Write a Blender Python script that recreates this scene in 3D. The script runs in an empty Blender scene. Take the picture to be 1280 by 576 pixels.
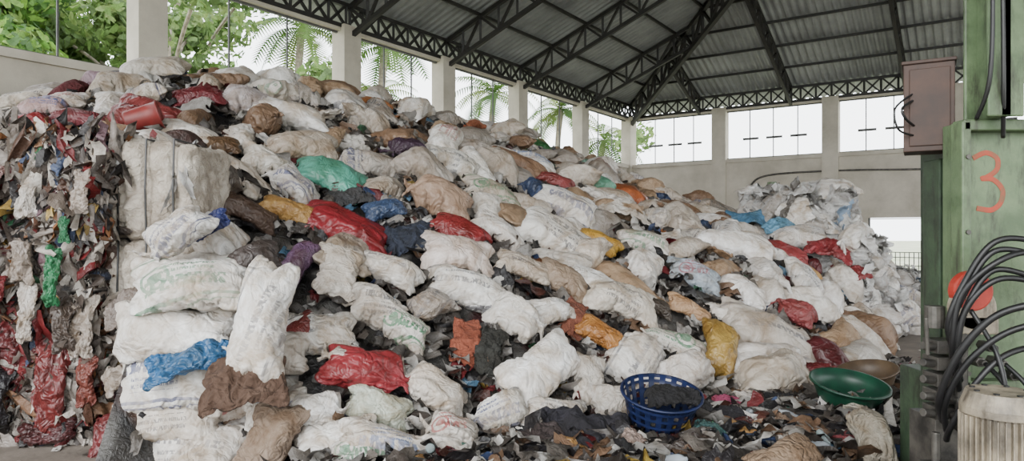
import bpy, math, random
import numpy as np
from mathutils import Vector, Matrix
random.seed(7); rng=np.random.default_rng(7)
scene=bpy.context.scene
COL=scene.collection
CAMH=1.6
# ------------------------------------------------ helpers
def srgb(r,g,b):
    f=lambda c:(c/255/12.92) if c/255<=0.04045 else ((c/255+0.055)/1.055)**2.4
    return (f(r),f(g),f(b),1.0)
def link(o,parent=None):
    COL.objects.link(o)
    if parent: o.parent=parent
    return o
def empty(name,loc=(0,0,0)):
    e=bpy.data.objects.new(name,None); e.location=loc; e.empty_display_size=.2
    return link(e)
def mesh_obj(name,V,F,mat=None,parent=None,smooth=False,cols=None):
    me=bpy.data.meshes.new(name)
    V=np.asarray(V,dtype=np.float64).reshape(-1,3)
    me.from_pydata(V.tolist(),[],[tuple(int(i) for i in f) for f in F])
    if smooth: me.polygons.foreach_set('use_smooth',[True]*len(me.polygons))
    if cols is not None:
        a=me.color_attributes.new('Col','FLOAT_COLOR','POINT')
        a.data.foreach_set('color',np.asarray(cols,dtype=np.float32).ravel())
    me.update()
    o=bpy.data.objects.new(name,me)
    if mat: me.materials.append(mat)
    return link(o,parent)
class Acc:
    def __init__(s): s.V=[];s.F=[];s.n=0
    def add(s,V,F):
        V=np.asarray(V,float); s.V.append(V); s.F+= [tuple(i+s.n for i in f) for f in F]; s.n+=len(V)
    def box(s,c,size,R=None):
        h=np.array(size)/2
        v=np.array([[x,y,z] for x in(-1,1) for y in(-1,1) for z in(-1,1)])*h
        if R is not None: v=v@np.array(R).T
        s.add(v+np.array(c),[(0,1,3,2),(4,6,7,5),(0,4,5,1),(2,3,7,6),(0,2,6,4),(1,5,7,3)])
    def beam(s,p,q,w,h=None,up=(0,0,1)):
        p=Vector(p);q=Vector(q);h=h or w
        d=(q-p);L=d.length
        if L<1e-6:return
        x=d.normalized();u=Vector(up)
        if abs(x.dot(u))>.98:u=Vector((1,0,0))
        y=u.cross(x).normalized();z=x.cross(y)
        R=Matrix((x,y,z)).transposed()
        s.box((p+q)/2,(L,w,h),R)
    def cyl(s,p,q,r,n=16,r2=None):
        p=Vector(p);q=Vector(q);r2=r if r2 is None else r2
        x=(q-p).normalized();u=Vector((0,0,1))
        if abs(x.dot(u))>.98:u=Vector((1,0,0))
        y=u.cross(x).normalized();z=x.cross(y)
        V=[]
        for k in range(n):
            a=2*math.pi*k/n; V.append(p+(y*math.cos(a)+z*math.sin(a))*r)
        for k in range(n):
            a=2*math.pi*k/n; V.append(q+(y*math.cos(a)+z*math.sin(a))*r2)
        F=[(k,(k+1)%n,n+(k+1)%n,n+k) for k in range(n)]+[tuple(range(n))[::-1],tuple(range(n,2*n))]
        s.add([tuple(v) for v in V],F)
    def tube(s,pts,r,n=8,flat=None):
        P=[Vector(p) for p in pts];Q=[]
        for i in range(len(P)-1):
            a=P[max(i-1,0)];b=P[i];c=P[i+1];d=P[min(i+2,len(P)-1)]
            for k in range(8):
                t=k/8
                Q.append(.5*((2*b)+(c-a)*t+(2*a-5*b+4*c-d)*t*t+(3*b-a-3*c+d)*t**3))
        Q.append(P[-1]);V=[];F=[]
        for i,p in enumerate(Q):
            t=(Q[min(i+1,len(Q)-1)]-Q[max(i-1,0)]).normalized()
            u=Vector((0.3,0.2,1)) if flat is None else Vector((0,1,0))
            y=u.cross(t).normalized();z=t.cross(y)
            for k in range(n):
                a=2*math.pi*k/n;V.append(tuple(p+(y*math.cos(a)+z*math.sin(a)*(flat or 1))*r))
        for i in range(len(Q)-1):
            for k in range(n):
                F.append((i*n+k,i*n+(k+1)%n,(i+1)*n+(k+1)%n,(i+1)*n+k))
        F.append(tuple(range(n))[::-1]);F.append(tuple((len(Q)-1)*n+k for k in range(n)))
        s.add(V,F)
    def obj(s,name,mat,parent=None,smooth=False,bevel=0):
        o=mesh_obj(name,np.vstack(s.V),s.F,mat,parent,smooth)
        if bevel:
            m=o.modifiers.new('bev','BEVEL');m.width=bevel;m.segments=2;m.limit_method='ANGLE'
        return o
def nz(P,seed,freq,octs=3,rough=.5,ridge=False):
    r=np.random.default_rng(seed);P=np.asarray(P,float);out=np.zeros(len(P));amp=1;tot=0
    for o in range(octs):
        acc=np.zeros(len(P))
        for k in range(5):
            d=r.normal(size=P.shape[1]);d/=np.linalg.norm(d)
            d2=r.normal(size=P.shape[1]);d2/=np.linalg.norm(d2)
            acc+=np.sin(P@d*freq*(.7+.6*r.random())+r.random()*6.28+1.3*np.sin(P@d2*freq*.8+r.random()*6.28))/5
        if ridge: acc=.35-np.abs(acc)*1.6
        out+=amp*acc
        tot+=amp;amp*=rough;freq*=2.05
    return out/tot*1.8
# ------------------------------------------------ materials
def newmat(name):
    m=bpy.data.materials.new(name);m.use_nodes=True;nt=m.node_tree
    b=nt.nodes['Principled BSDF'];return m,nt,b
def N(nt,t,**kw):
    n=nt.nodes.new(t)
    for k,v in kw.items():
        if k in n.inputs: n.inputs[k].default_value=v
        else: setattr(n,k,v)
    return n
def mixc(nt,fac,a,b,mode='MIX'):
    n=nt.nodes.new('ShaderNodeMix');n.data_type='RGBA';n.blend_type=mode
    for sock,val in((n.inputs[0],fac),(n.inputs[6],a),(n.inputs[7],b)):
        if hasattr(val,'is_output'): nt.links.new(val,sock)
        else: sock.default_value=val
    return n.outputs[2]
def mth(nt,op,a,b=None,clamp=False):
    n=nt.nodes.new('ShaderNodeMath');n.operation=op;n.use_clamp=clamp
    for i,v in enumerate((a,b)):
        if v is None: continue
        if hasattr(v,'is_output'): nt.links.new(v,n.inputs[i])
        else: n.inputs[i].default_value=v
    return n.outputs[0]
def ramp(nt,fac,stops,interp='LINEAR'):
    n=nt.nodes.new('ShaderNodeValToRGB');n.color_ramp.interpolation=interp
    e=n.color_ramp.elements
    while len(e)<len(stops): e.new(.5)
    for i,(p,c) in enumerate(stops): e[i].position=p;e[i].color=c
    nt.links.new(fac,n.inputs[0]);return n.outputs[0]
W1=(1,1,1,1);K1=(0,0,0,1)
def simple(name,c1,c2=None,rough=.7,scale=3,metal=0,bump=.0,bscale=30,detail=6,coord='Object',stain=None):
    m,nt,b=newmat(name);tc=N(nt,'ShaderNodeTexCoord')
    no=N(nt,'ShaderNodeTexNoise',Scale=scale,Detail=detail,Roughness=.65)
    nt.links.new(tc.outputs[coord],no.inputs['Vector'])
    c2=c2 or tuple(x*.6 for x in c1[:3])+(1,)
    f=ramp(nt,no.outputs[0],[(.35,K1),(.65,W1)])
    out=mixc(nt,f,c1,c2)
    if stain:
        mp=N(nt,'ShaderNodeMapping');mp.inputs['Scale'].default_value=(7,7,1.6);nt.links.new(tc.outputs[coord],mp.inputs['Vector'])
        n4=N(nt,'ShaderNodeTexNoise',Scale=1.4,Detail=9,Roughness=.75);nt.links.new(mp.outputs[0],n4.inputs['Vector'])
        out=mixc(nt,ramp(nt,n4.outputs[0],[(.50,K1),(.66,W1)]),out,stain)
    nt.links.new(out,b.inputs['Base Color'])
    b.inputs['Roughness'].default_value=rough;b.inputs['Metallic'].default_value=metal
    if bump:
        n2=N(nt,'ShaderNodeTexNoise',Scale=bscale,Detail=4);nt.links.new(tc.outputs[coord],n2.inputs['Vector'])
        bp=N(nt,'ShaderNodeBump',Strength=bump,Distance=.02);nt.links.new(n2.outputs[0],bp.inputs['Height'])
        nt.links.new(bp.outputs[0],b.inputs['Normal'])
    return m
def sack_mat(name,ink=None,rough=.5,bump=.5,seed=0.,big=False,lay=(.07,.055,.27,34,True)):
    m,nt,b=newmat(name);tc=N(nt,'ShaderNodeTexCoord');oi=N(nt,'ShaderNodeObjectInfo')
    off=N(nt,'ShaderNodeVectorMath',operation='SCALE');off.inputs[0].default_value=(37,19,53)
    nt.links.new(oi.outputs['Random'],off.inputs['Scale'])
    ad=N(nt,'ShaderNodeVectorMath',operation='ADD')
    nt.links.new(tc.outputs['Object'],ad.inputs[0]);nt.links.new(off.outputs[0],ad.inputs[1])
    vec=ad.outputs[0]
    col=oi.outputs['Color']
    n1=N(nt,'ShaderNodeTexNoise',Scale=3.0,Detail=8,Roughness=.7,Distortion=.8);nt.links.new(vec,n1.inputs['Vector'])
    dirt=ramp(nt,n1.outputs[0],[(.36,K1),(.64,W1)])
    dcol=mixc(nt,1.0,col,(.50,.41,.32,1),'MULTIPLY')
    out=mixc(nt,dirt,col,dcol)
    if ink:
        hy,hh,hw,hs,bars=lay
        sp=N(nt,'ShaderNodeSeparateXYZ');nt.links.new(tc.outputs['Object'],sp.inputs[0])
        x,y=sp.outputs[0],sp.outputs[1]
        def letters(sx,sy,th):
            mp=N(nt,'ShaderNodeMapping');mp.inputs['Scale'].default_value=(sx,sy,0);mp.inputs['Location'].default_value=(seed,seed,0)
            nt.links.new(vec,mp.inputs['Vector']);no=N(nt,'ShaderNodeTexNoise',Scale=1,Detail=1);nt.links.new(mp.outputs[0],no.inputs['Vector'])
            return mth(nt,'GREATER_THAN',no.outputs[0],th)
        def band(v,c,h): return mth(nt,'LESS_THAN',mth(nt,'ABSOLUTE',mth(nt,'SUBTRACT',v,c)),h)
        xx=mth(nt,'ADD',x,mth(nt,'MULTIPLY',mth(nt,'SUBTRACT',oi.outputs['Random'],.5),.2))
        head=mth(nt,'MULTIPLY',mth(nt,'MULTIPLY',letters(hs,hs*.42,.46),band(y,hy,hh)),band(xx,0,hw))
        rows=mth(nt,'MULTIPLY',mth(nt,'GREATER_THAN',mth(nt,'SINE',mth(nt,'MULTIPLY',y,120)),-.1),band(y,hy-.14,.065))
        small=mth(nt,'MULTIPLY',mth(nt,'MULTIPLY',letters(90,30,.47),rows),band(xx,0,.2))
        t=mth(nt,'MAXIMUM',head,small)
        if big:
            d=mth(nt,'SQRT',mth(nt,'ADD',mth(nt,'POWER',mth(nt,'ADD',x,-.18),2),mth(nt,'POWER',y,2)))
            t=mth(nt,'MAXIMUM',t,band(d,.10,.012));t=mth(nt,'MAXIMUM',t,mth(nt,'LESS_THAN',d,.055))
        if bars:
            t=mth(nt,'MAXIMUM',t,band(mth(nt,'ABSOLUTE',y),.20,.010));t=mth(nt,'MAXIMUM',t,band(mth(nt,'ABSOLUTE',y),.235,.004))
        fade=ramp(nt,n1.outputs[0],[(.38,W1),(.62,(.25,.25,.25,1))])
        f=mth(nt,'MULTIPLY',mth(nt,'MULTIPLY',t,fade),.85)
        out=mixc(nt,f,out,srgb(*ink))
    nt.links.new(out,b.inputs['Base Color'])
    b.inputs['Roughness'].default_value=rough
    n2=N(nt,'ShaderNodeTexNoise',Scale=5.5,Detail=2,Roughness=.42,Distortion=1.3);nt.links.new(vec,n2.inputs['Vector'])
    rid=mth(nt,'ABSOLUTE',mth(nt,'SUBTRACT',n2.outputs[0],.5))
    n3=N(nt,'ShaderNodeTexNoise',Scale=13,Detail=1,Roughness=.5,Distortion=.8);nt.links.new(vec,n3.inputs['Vector'])
    hgt=mth(nt,'ADD',rid,mth(nt,'MULTIPLY',mth(nt,'ABSOLUTE',mth(nt,'SUBTRACT',n3.outputs[0],.5)),.22))
    bp=N(nt,'ShaderNodeBump',Strength=bump,Distance=.10);nt.links.new(hgt,bp.inputs['Height'])
    nt.links.new(bp.outputs[0],b.inputs['Normal'])
    return m
def attr_mat(name,rough=.45,bump=.4,trans=0):
    m,nt,b=newmat(name);a=N(nt,'ShaderNodeAttribute');a.attribute_name='Col'
    tc=N(nt,'ShaderNodeTexCoord')
    no=N(nt,'ShaderNodeTexNoise',Scale=9,Detail=5,Distortion=1);nt.links.new(tc.outputs['Object'],no.inputs['Vector'])
    f=ramp(nt,no.outputs[0],[(.4,W1),(.75,(.55,.5,.45,1))])
    c=mixc(nt,1.0,a.outputs['Color'],f,'MULTIPLY')
    nt.links.new(c,b.inputs['Base Color'])
    b.inputs['Roughness'].default_value=rough
    bp=N(nt,'ShaderNodeBump',Strength=bump,Distance=.03);n2=N(nt,'ShaderNodeTexNoise',Scale=22,Detail=3,Distortion=1.5)
    nt.links.new(tc.outputs['Object'],n2.inputs['Vector']);nt.links.new(n2.outputs[0],bp.inputs['Height'])
    nt.links.new(bp.outputs[0],b.inputs['Normal'])
    if trans:
        tr_=N(nt,'ShaderNodeBsdfTranslucent');nt.links.new(c,tr_.inputs[0]);mx=nt.nodes.new('ShaderNodeMixShader');mx.inputs[0].default_value=trans
        nt.links.new(b.outputs[0],mx.inputs[1]);nt.links.new(tr_.outputs[0],mx.inputs[2]);nt.links.new(mx.outputs[0],nt.nodes['Material Output'].inputs[0])
    return m
M_sack=sack_mat('woven_plastic_sack',None,.5,.55)
M_prints=[sack_mat('printed_sack_navy',(36,46,96),.48,.55,0),sack_mat('printed_sack_black',(44,44,52),.48,.55,3,False,(.03,.035,.2,44,False)),sack_mat('printed_sack_red',(140,44,42),.48,.55,7,True,(.04,.06,.16,30,False)),sack_mat('printed_sack_green',(36,108,68),.48,.55,11,True),
 sack_mat('printed_sack_blue',(60,90,140),.48,.55,15,False,(.1,.09,.3,22,False)),sack_mat('printed_sack_grey',(90,88,92),.48,.55,19,False,(.0,.03,.3,40,True))]
PRW=(3,3,1.2,1.2,1.5,3)
M_film=sack_mat('coloured_plastic_sack',None,.40,.55)
M_cloth=sack_mat('cloth',None,.9,.7)
M_flake=attr_mat('plastic_film_scraps',.45,.5,.12)
M_bale=attr_mat('baled_plastic',.5,.7)
M_wall=simple('painted_plaster',srgb(198,190,176),srgb(172,164,150),.85,1.2,bump=.15)
M_floor=simple('dirty_concrete',srgb(128,118,108),srgb(88,80,72),.85,1.6,bump=.3,bscale=18)
M_outg=simple('outdoor_ground',srgb(170,170,150),srgb(130,140,105),.9,.3)
M_truss=simple('dark_steel',srgb(40,37,36),srgb(26,24,24),.6,4)
M_roof=simple('metal_sheet',srgb(158,160,162),srgb(124,126,128),.5,.8,metal=.1)
M_green=simple('green_machine_paint',srgb(98,116,84),srgb(72,90,62),.5,5,bump=.15,stain=srgb(56,60,46))
M_green2=simple('dark_green_machine_paint',srgb(62,80,58),srgb(40,50,40),.5,5,bump=.15,stain=srgb(34,32,28))
M_rust=simple('brown_painted_steel',srgb(70,47,36),srgb(48,34,28),.65,5)
M_black=simple('black_rubber',srgb(28,27,28),srgb(18,18,18),.45,8)
M_cream=simple('cream_motor_paint',srgb(160,148,128),srgb(104,96,84),.5,7,bump=.2,stain=srgb(70,62,52))
M_steel=simple('grey_greasy_steel',srgb(98,94,88),srgb(52,50,48),.45,9,metal=.4)
M_red=simple('red_paint',srgb(172,50,36),srgb(136,42,32),.5,6)
M_ored=simple('red_paint_mark',srgb(170,66,50),srgb(120,84,62),.85,14)
M_frame=simple('window_frame_metal',srgb(90,90,88),srgb(70,70,70),.6,4)
# ------------------------------------------------ building frame of reference
U=Vector((.571,.821,0));Vd=Vector((.821,-.571,0));C0=Vector((4.35,25,0))
def B(a,b,z=0): p=C0-U*a+Vd*b; return Vector((p.x,p.y,z))
RB=np.array(Matrix((-U,Vd,Vector((0,0,1)))).transposed())
LA,WB,SILL,WT,RE,SL=28.,24.,3.95,5.8,6.3,.40
def wbox(acc,a0,a1,b0,b1,z0,z1):
    acc.box(B((a0+a1)/2,(b0+b1)/2,(z0+z1)/2),(a1-a0,b1-b0,z1-z0),RB)
mesh_obj('floor',[B(-.3,-.3),B(LA+1,-.3),B(LA+1,WB+.3),B(-.3,WB+.3)],[(0,1,2,3)],M_floor)
mesh_obj('ground_outside',[(-90,-60,-.06),(110,-60,-.06),(110,130,-.06),(-90,130,-.06)],[(0,1,2,3)],M_outg)
ac=[0,3.6,7.2,10.4,13.45,17.5,21,24.5,28]
bc=[0,3.31,6.78,10.2,13.6,17,20.5,24]
w=Acc();wbox(w,-.25,LA,-.25,0,0,SILL)
for a in ac: wbox(w,a-.2 if a else -.25,a+.25,-.25,.12,0,WT)
wbox(w,-.25,LA,-.35,.06,SILL-.02,SILL+.1)
wbox(w,-.25,LA,-.22,.02,WT-.12,WT+.02)
w.obj('wall_left',M_wall)
w=Acc()
for (b0,b1,z0,z1) in[(-.0,7.8,0,SILL),(9.35,WB,0,SILL),(7.8,9.35,0,.35),(7.8,9.35,2.03,SILL)]:
    wbox(w,-.25,0,b0,b1,z0,z1)
for b in bc[1:]: wbox(w,-.25,.12,b-.25,b+.22,0,WT)
wbox(w,-.35,.06,0,WB,SILL-.02,SILL+.1);wbox(w,-.22,.02,0,WB,WT-.12,WT+.02)
w.obj('wall_back',M_wall)
w=Acc()
for a in(0,7,14,21,28): wbox(w,a-.2,a+.2,WB-.2,WB+.2,0,WT)
w.obj('wall_right_columns',M_wall)
k=0
for i in range(len(ac)-1):
    k+=1;w=Acc();a0,a1=ac[i]+.25,ac[i+1]-.2;n=3
    for j in range(1,n): x=a0+(a1-a0)*j/n; wbox(w,x-.012,x+.012,-.12,-.09,SILL+.1,WT)
    for z in(SILL+.12,WT-.14): wbox(w,a0,a1,-.13,-.08,z-.02,z+.02)
    w.obj('window_%d'%k,M_frame)
for i in range(len(bc)-1):
    k+=1;w=Acc();b0,b1=bc[i]+.22,bc[i+1]-.25;n=4
    for j in range(1,n): x=b0+(b1-b0)*j/n; wbox(w,-.12,-.09,x-.014,x+.014,SILL+.1,WT)
    for j in range(n-1): 
        x=b0+(b1-b0)*(j+.7)/n; wbox(w,-.13,-.08,x,x+.5,SILL+.72,SILL+.79)
    for z in(SILL+.12,WT-.14): wbox(w,-.13,-.08,b0,b1,z-.02,z+.02)
    w.obj('window_%d'%k,M_frame)
w=Acc()
for j in range(14): x=7.8+1.55*j/13; wbox(w,-.14,-.12,x-.012,x+.012,.35,1.0)
for z in(.36,.6,.85,1.0,2.0): wbox(w,-.15,-.11,7.8,9.35,z-.012,z+.012)
for x in(7.82,9.33): wbox(w,-.16,-.08,x-.03,x+.03,.35,2.03)
w.obj('window_low_grille',M_frame)
# roof
def slope_mesh(name,L,f,inner):
    V=[];F=[];n=int(L/.05)
    for i in range(n+1):
        s=L*i/n;z=.022*(1 if (i//2)%2 else -1)
        for dd in(-.8,inner(s)): V.append(f(s,dd,RE+SL*dd+z))
    for i in range(n): F.append((2*i,2*i+1,2*i+3,2*i+2))
    return mesh_obj(name,V,F,M_roof)
HW=WB/2
slope_mesh('ceiling_left_slope',LA,lambda s,d,z:B(s,d,z),lambda s:max(min(s,HW),-.8))
slope_mesh('ceiling_back_slope',WB,lambda s,d,z:B(d,s,z),lambda s:max(min(s,WB-s),-.8))
slope_mesh('ceiling_right_slope',LA,lambda s,d,z:B(s,WB-d,z),lambda s:max(min(s,HW),-.8))
tr=Acc()
def truss(p,q,depth,ch,step,cross=False):
    p=Vector(p);q=Vector(q);L=(q-p).length;n=max(2,int(L/step));dz=Vector((0,0,-depth))
    tr.beam(p,q,ch);tr.beam(p+dz,q+dz,ch)
    for i in range(n):
        a=p.lerp(q,i/n);b=p.lerp(q,(i+1)/n);m=ch*.6
        if cross: tr.beam(a,b+dz,m);tr.beam(a+dz,b,m);tr.beam(a,a+dz,m)
        elif i%2: tr.beam(a+dz,b,m);tr.beam(a,a+dz,m)
        else: tr.beam(a,b+dz,m);tr.beam(a,a+dz,m)
truss(B(0,.0,RE-.07),B(LA,.0,RE-.07),.45,.08,.45,True)
truss(B(.0,0,RE-.07),B(.0,WB,RE-.07),.45,.08,.45,True)
truss(B(0,WB,RE-.07),B(LA,WB,RE-.07),.45,.08,.45,True)
zz=RE-.1
for a in ac[1:]:
    e=min(a,HW); truss(B(a,0,zz),B(a,e,zz+SL*e),.6,.09,.55)
    truss(B(a,WB,zz),B(a,WB-e,zz+SL*e),.6,.09,.55)
for b in(2.6,5.6,8.8,12,15.4,18.8,21.6):
    e=min(b,WB-b);truss(B(0,b,zz),B(e,b,zz+SL*e),.5,.09,.5)
truss(B(0,0,zz),B(HW,HW,zz+SL*HW),.7,.12,.6);truss(B(0,WB,zz),B(HW,HW,zz+SL*HW),.7,.12,.6)
tr.beam(B(HW,HW,zz+SL*HW),B(LA,HW,zz+SL*HW),.12)
for j in range(1,12):
    d=j*1.05;z=RE-.06+SL*d
    tr.beam(B(d,d,z),B(LA,d,z),.05,.07);tr.beam(B(d,d,z),B(d,WB-d,z),.05,.07);tr.beam(B(d,WB-d,z),B(LA,WB-d,z),.05,.07)
tr.obj('roof_truss_frame',M_truss)
c=Acc();c.tube([B(.04,4.0,2.6),B(.04,4.3,3.1),B(.04,4.9,3.45),B(.04,7,3.5),B(.04,9.5,3.42),B(.04,12,3.4)],.03)
c.obj('wall_conduit',M_steel)
# ------------------------------------------------ pile height field
ctrl=[ # X,Y,Z
(-7.5,6.3,2.15),(-6,6.3,2.2),(-4.2,6.2,2.2),(-2.9,6.2,2.15),(-7.5,5,1.8),(-5,5,1.8),(-3.3,5,1.7),
(-6.6,8.0,3.0),(-5.66,8.3,3.1),(-4.97,8.8,3.5),(-4.34,9,3.62),(-3.9,9.5,3.5),(-3.41,10,3.65),(-2.47,10.5,3.55),(-1.62,11.5,3.58),(-1.13,12,3.35),(-.3,13,3.4),(.16,13.5,3.25),(1.02,14.5,2.98),(2.26,16,2.88),(3.0,16,2.4),(3.35,15,1.95),(3.95,14,1.8),(4.6,13.5,1.8),
(-6.8,9,2.9),(-4.6,12.1,3.0),(-1,17.3,2.8),(2,21.6,2.1),(4.2,19,1.1),(5.5,15.5,.8),
(-2.4,6.0,1.5),(-2.88,7.2,2.3),(-2.2,7.8,2.28),(-1.68,6.8,1.6),(-1.7,6.0,1.25),(-1.28,5.3,.6),(-1.18,4.9,.1),(-2.3,5.2,1.0),(-2.2,4.95,.1),
(-4.3,7.3,2.65),(-3.6,8,3.0),(-2.2,9.2,3.1),(-.9,9.3,2.7),(-.7,8,2.0),(-.6,6.8,1.3),(-.6,5.9,.6),(-.6,5.25,.05),
(0,7.8,1.55),(0,9.5,2.3),(0,11,2.9),(0,6.5,.88),(0,5.8,.35),(0,5.4,.0),
(1.1,8.6,1.5),(1.35,10.8,2.15),(1.5,12.5,2.6),(.95,7.1,.88),(.85,6.3,.4),(.8,5.8,.0),
(2.9,9.6,1.4),(3.0,11.5,1.75),(2.4,7.8,.8),(2.1,6.95,.32),(2.0,6.5,.0),(3.6,9,1.1),(3.3,7.8,.5),(3.1,7.2,.0),(4.1,8.6,.3),(4.4,8.8,.0),(4.2,10.5,1.35),(4.6,10,.9),(4.9,9.6,.3),(5.2,10,.0),
(6.4,12,.4),(6.6,11.2,0),(7.5,14,.3),(8,13,-.2),(6,9,-.5),(4.5,7,-.5),(3,5.8,-.5),(1,4.8,-.5),(-.5,4.4,-.5),(-1.5,4.1,-.5),(-2.6,4.2,-.5),(2,4,-1)]
CP=np.array(ctrl);XY=CP[:,:2]
K=np.linalg.norm(XY[:,None]-XY[None],axis=2)
A=np.zeros((len(CP)+3,)*2);A[:len(CP),:len(CP)]=K;P1=np.c_[np.ones(len(CP)),XY];A[:len(CP),-3:]=P1;A[-3:,:len(CP)]=P1.T
SOL=np.linalg.solve(A,np.r_[CP[:,2],0,0,0])
def H(x,y):
    x=np.atleast_1d(np.asarray(x,float));y=np.atleast_1d(np.asarray(y,float));Q=np.c_[x.ravel(),y.ravel()]
    r=np.linalg.norm(Q[:,None]-XY[None],axis=2)
    z=r@SOL[:len(CP)]+np.c_[np.ones(len(Q)),Q]@SOL[-3:]
    z=np.where((Q[:,0]<-2.75)&(Q[:,1]<5.45),-1,z)
    z=np.where((Q[:,0]<-2.3)&(Q[:,1]<6.1)&(z>2.15),2.15,z)
    a=(C0.x-Q[:,0])*U.x+(C0.y-Q[:,1])*U.y; b=(Q[:,0]-C0.x)*Vd.x+(Q[:,1]-C0.y)*Vd.y
    z=np.where((b<.3)|(a<.3),-1,z)
    return z
def Hn(x,y,e=.12):
    h=H([x,x-e,x+e,x,x],[y,y,y,y-e,y+e])
    n=Vector((-(h[2]-h[1])/(2*e),-(h[4]-h[3])/(2*e),1)); 
    if n.length>3.2: n=Vector((n.x*.9,n.y*.9,1))
    return float(h[0]),n.normalized()
gx=np.arange(-8.5,8.5,.08);gy=np.arange(4.2,23,.08)
GX,GY=np.meshgrid(gx,gy);GZ=H(GX,GY).reshape(GX.shape)
pts=np.c_[GX.ravel(),GY.ravel(),GZ.ravel()]
pts[:,2]+=.05*nz(pts[:,:2],3,6,3)
pts[:,2]=np.maximum(pts[:,2],-.25)
ny,nx=GX.shape;idx=np.arange(nx*ny).reshape(ny,nx)
F=[]
for j in range(ny-1):
    for i in range(nx-1):
        q=(idx[j,i],idx[j,i+1],idx[j+1,i+1],idx[j+1,i])
        if max(pts[t,2] for t in q)>-.1 : F.append(q)
# ------------------------------------------------ palettes
def pal(spec):
    cs=np.array([srgb(*c[:3])[:3] for c in spec]);w=np.array([c[3] for c in spec],float);return cs,w/w.sum()
PW=pal([(214,209,202,24),(230,227,224,16),(194,184,172,18),(166,158,150,15),(164,138,110,11),(132,104,80,7),(128,34,40,2.6),(96,30,36,1.8),(174,132,60,1.2),(156,88,52,1),(54,72,108,1.6),(80,122,148,.9),(92,146,124,.8),(50,48,50,2.6),(78,60,86,.8),(66,98,66,.8)])
PT=pal([(210,206,200,22),(168,163,158,22),(122,115,108,24),(82,75,70,22),(44,41,43,22),(118,42,46,3),(164,104,60,1.2),(180,152,76,1.2),(58,74,112,2.4),(92,130,158,1.2),(58,102,72,1.2),(134,106,84,8),(170,112,126,.8),(88,52,44,4)])
PB=pal([(206,198,189,20),(168,158,150,18),(130,118,108,17),(92,82,76,14),(54,50,50,12),(126,42,44,6),(94,32,34,4),(70,84,116,2),(64,116,82,1.6),(164,112,72,3),(176,148,84,1.4),(146,110,84,6),(92,64,50,7),(140,108,116,1.5)])
PWB=pal([(236,235,233,44),(220,218,216,28),(194,192,190,14),(140,137,134,4),(136,156,178,2),(150,60,60,1.5),(100,96,92,2)])
def pick(p,n): return p[0][rng.choice(len(p[1]),n,p=p[1])]
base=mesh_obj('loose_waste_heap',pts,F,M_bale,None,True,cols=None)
cc=pick(PT,len(pts))*.16  # palette darkened: shade in the gaps between sacks is put into the colour
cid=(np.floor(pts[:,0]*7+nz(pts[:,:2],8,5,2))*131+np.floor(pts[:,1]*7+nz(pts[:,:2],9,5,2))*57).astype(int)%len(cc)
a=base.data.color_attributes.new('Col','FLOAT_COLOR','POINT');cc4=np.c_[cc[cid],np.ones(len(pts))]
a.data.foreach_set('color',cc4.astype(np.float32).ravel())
# ------------------------------------------------ sack meshes: inflated by cloth simulation
def pillow(W,D,nx,ny,seed):
    V=[];F=[];r=np.random.default_rng(seed)
    top={};bot={}
    for j in range(ny+1):
        for i in range(nx+1):
            u=(i/nx-.5)*2;v=(j/ny-.5)*2
            rr=(abs(u)**5+abs(v)**5)**.2;mm=max(abs(u),abs(v),1e-6);s=(mm/rr)**.9 if rr>0 else 1
            x=u*s*W/2;y=v*s*D/2;ed=i in(0,nx) or j in(0,ny)
            jx,jy=r.normal(size=2)*.0025
            if ed: top[i,j]=bot[i,j]=len(V);V.append((x,y,0))
            else:
                top[i,j]=len(V);V.append((x+jx,y+jy,.012+.006*r.random()))
                bot[i,j]=len(V);V.append((x+jx,y+jy,-.012-.006*r.random()))
    for j in range(ny):
        for i in range(nx):
            F.append((top[i,j],top[i+1,j],top[i+1,j+1],top[i,j+1]))
            F.append((bot[i,j],bot[i,j+1],bot[i+1,j+1],bot[i+1,j]))
    return V,F
sims=[]
NV=9
for s in range(NV):
    Wd=.90+.20*random.random();Dd=.56+.16*random.random()
    V,Fp=pillow(Wd,Dd,66,44,s)
    o=mesh_obj('sim',V,Fp);m=o.modifiers.new('c','CLOTH');cs=m.settings
    cs.quality=5;cs.mass=.15;cs.tension_stiffness=22;cs.compression_stiffness=22;cs.shear_stiffness=8
    cs.bending_stiffness=.01+.02*random.random();cs.use_pressure=True;cs.uniform_pressure_force=3+1.5*random.random()
    cs.air_damping=2.5;cs.effector_weights.gravity=0
    m.collision_settings.use_collision=False
    m.point_cache.frame_start=1;m.point_cache.frame_end=30
    sims.append(o)
for f in range(1,29): scene.frame_set(f)
dg=bpy.context.evaluated_depsgraph_get()
raw=[]
for o in sims:
    me=bpy.data.meshes.new_from_object(o.evaluated_get(dg));n=len(me.vertices);co=np.zeros(n*3);me.vertices.foreach_get('co',co)
    co=co.reshape(-1,3);faces=[tuple(p.vertices) for p in me.polygons]
    raw.append((co,faces))
for o in sims: bpy.data.objects.remove(o)
scene.frame_set(1)
SACKS=[];TIED=[];LIMP=[]
def mk(name,co,faces):
    me=bpy.data.meshes.new(name);me.from_pydata(co.tolist(),[],faces)
    me.polygons.foreach_set('use_smooth',[True]*len(me.polygons));me.materials.append(M_sack);me.update();return me
def sstep(x,a,b): t=np.clip((x-a)/(b-a),0,1);return t*t*(3-2*t)
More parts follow.
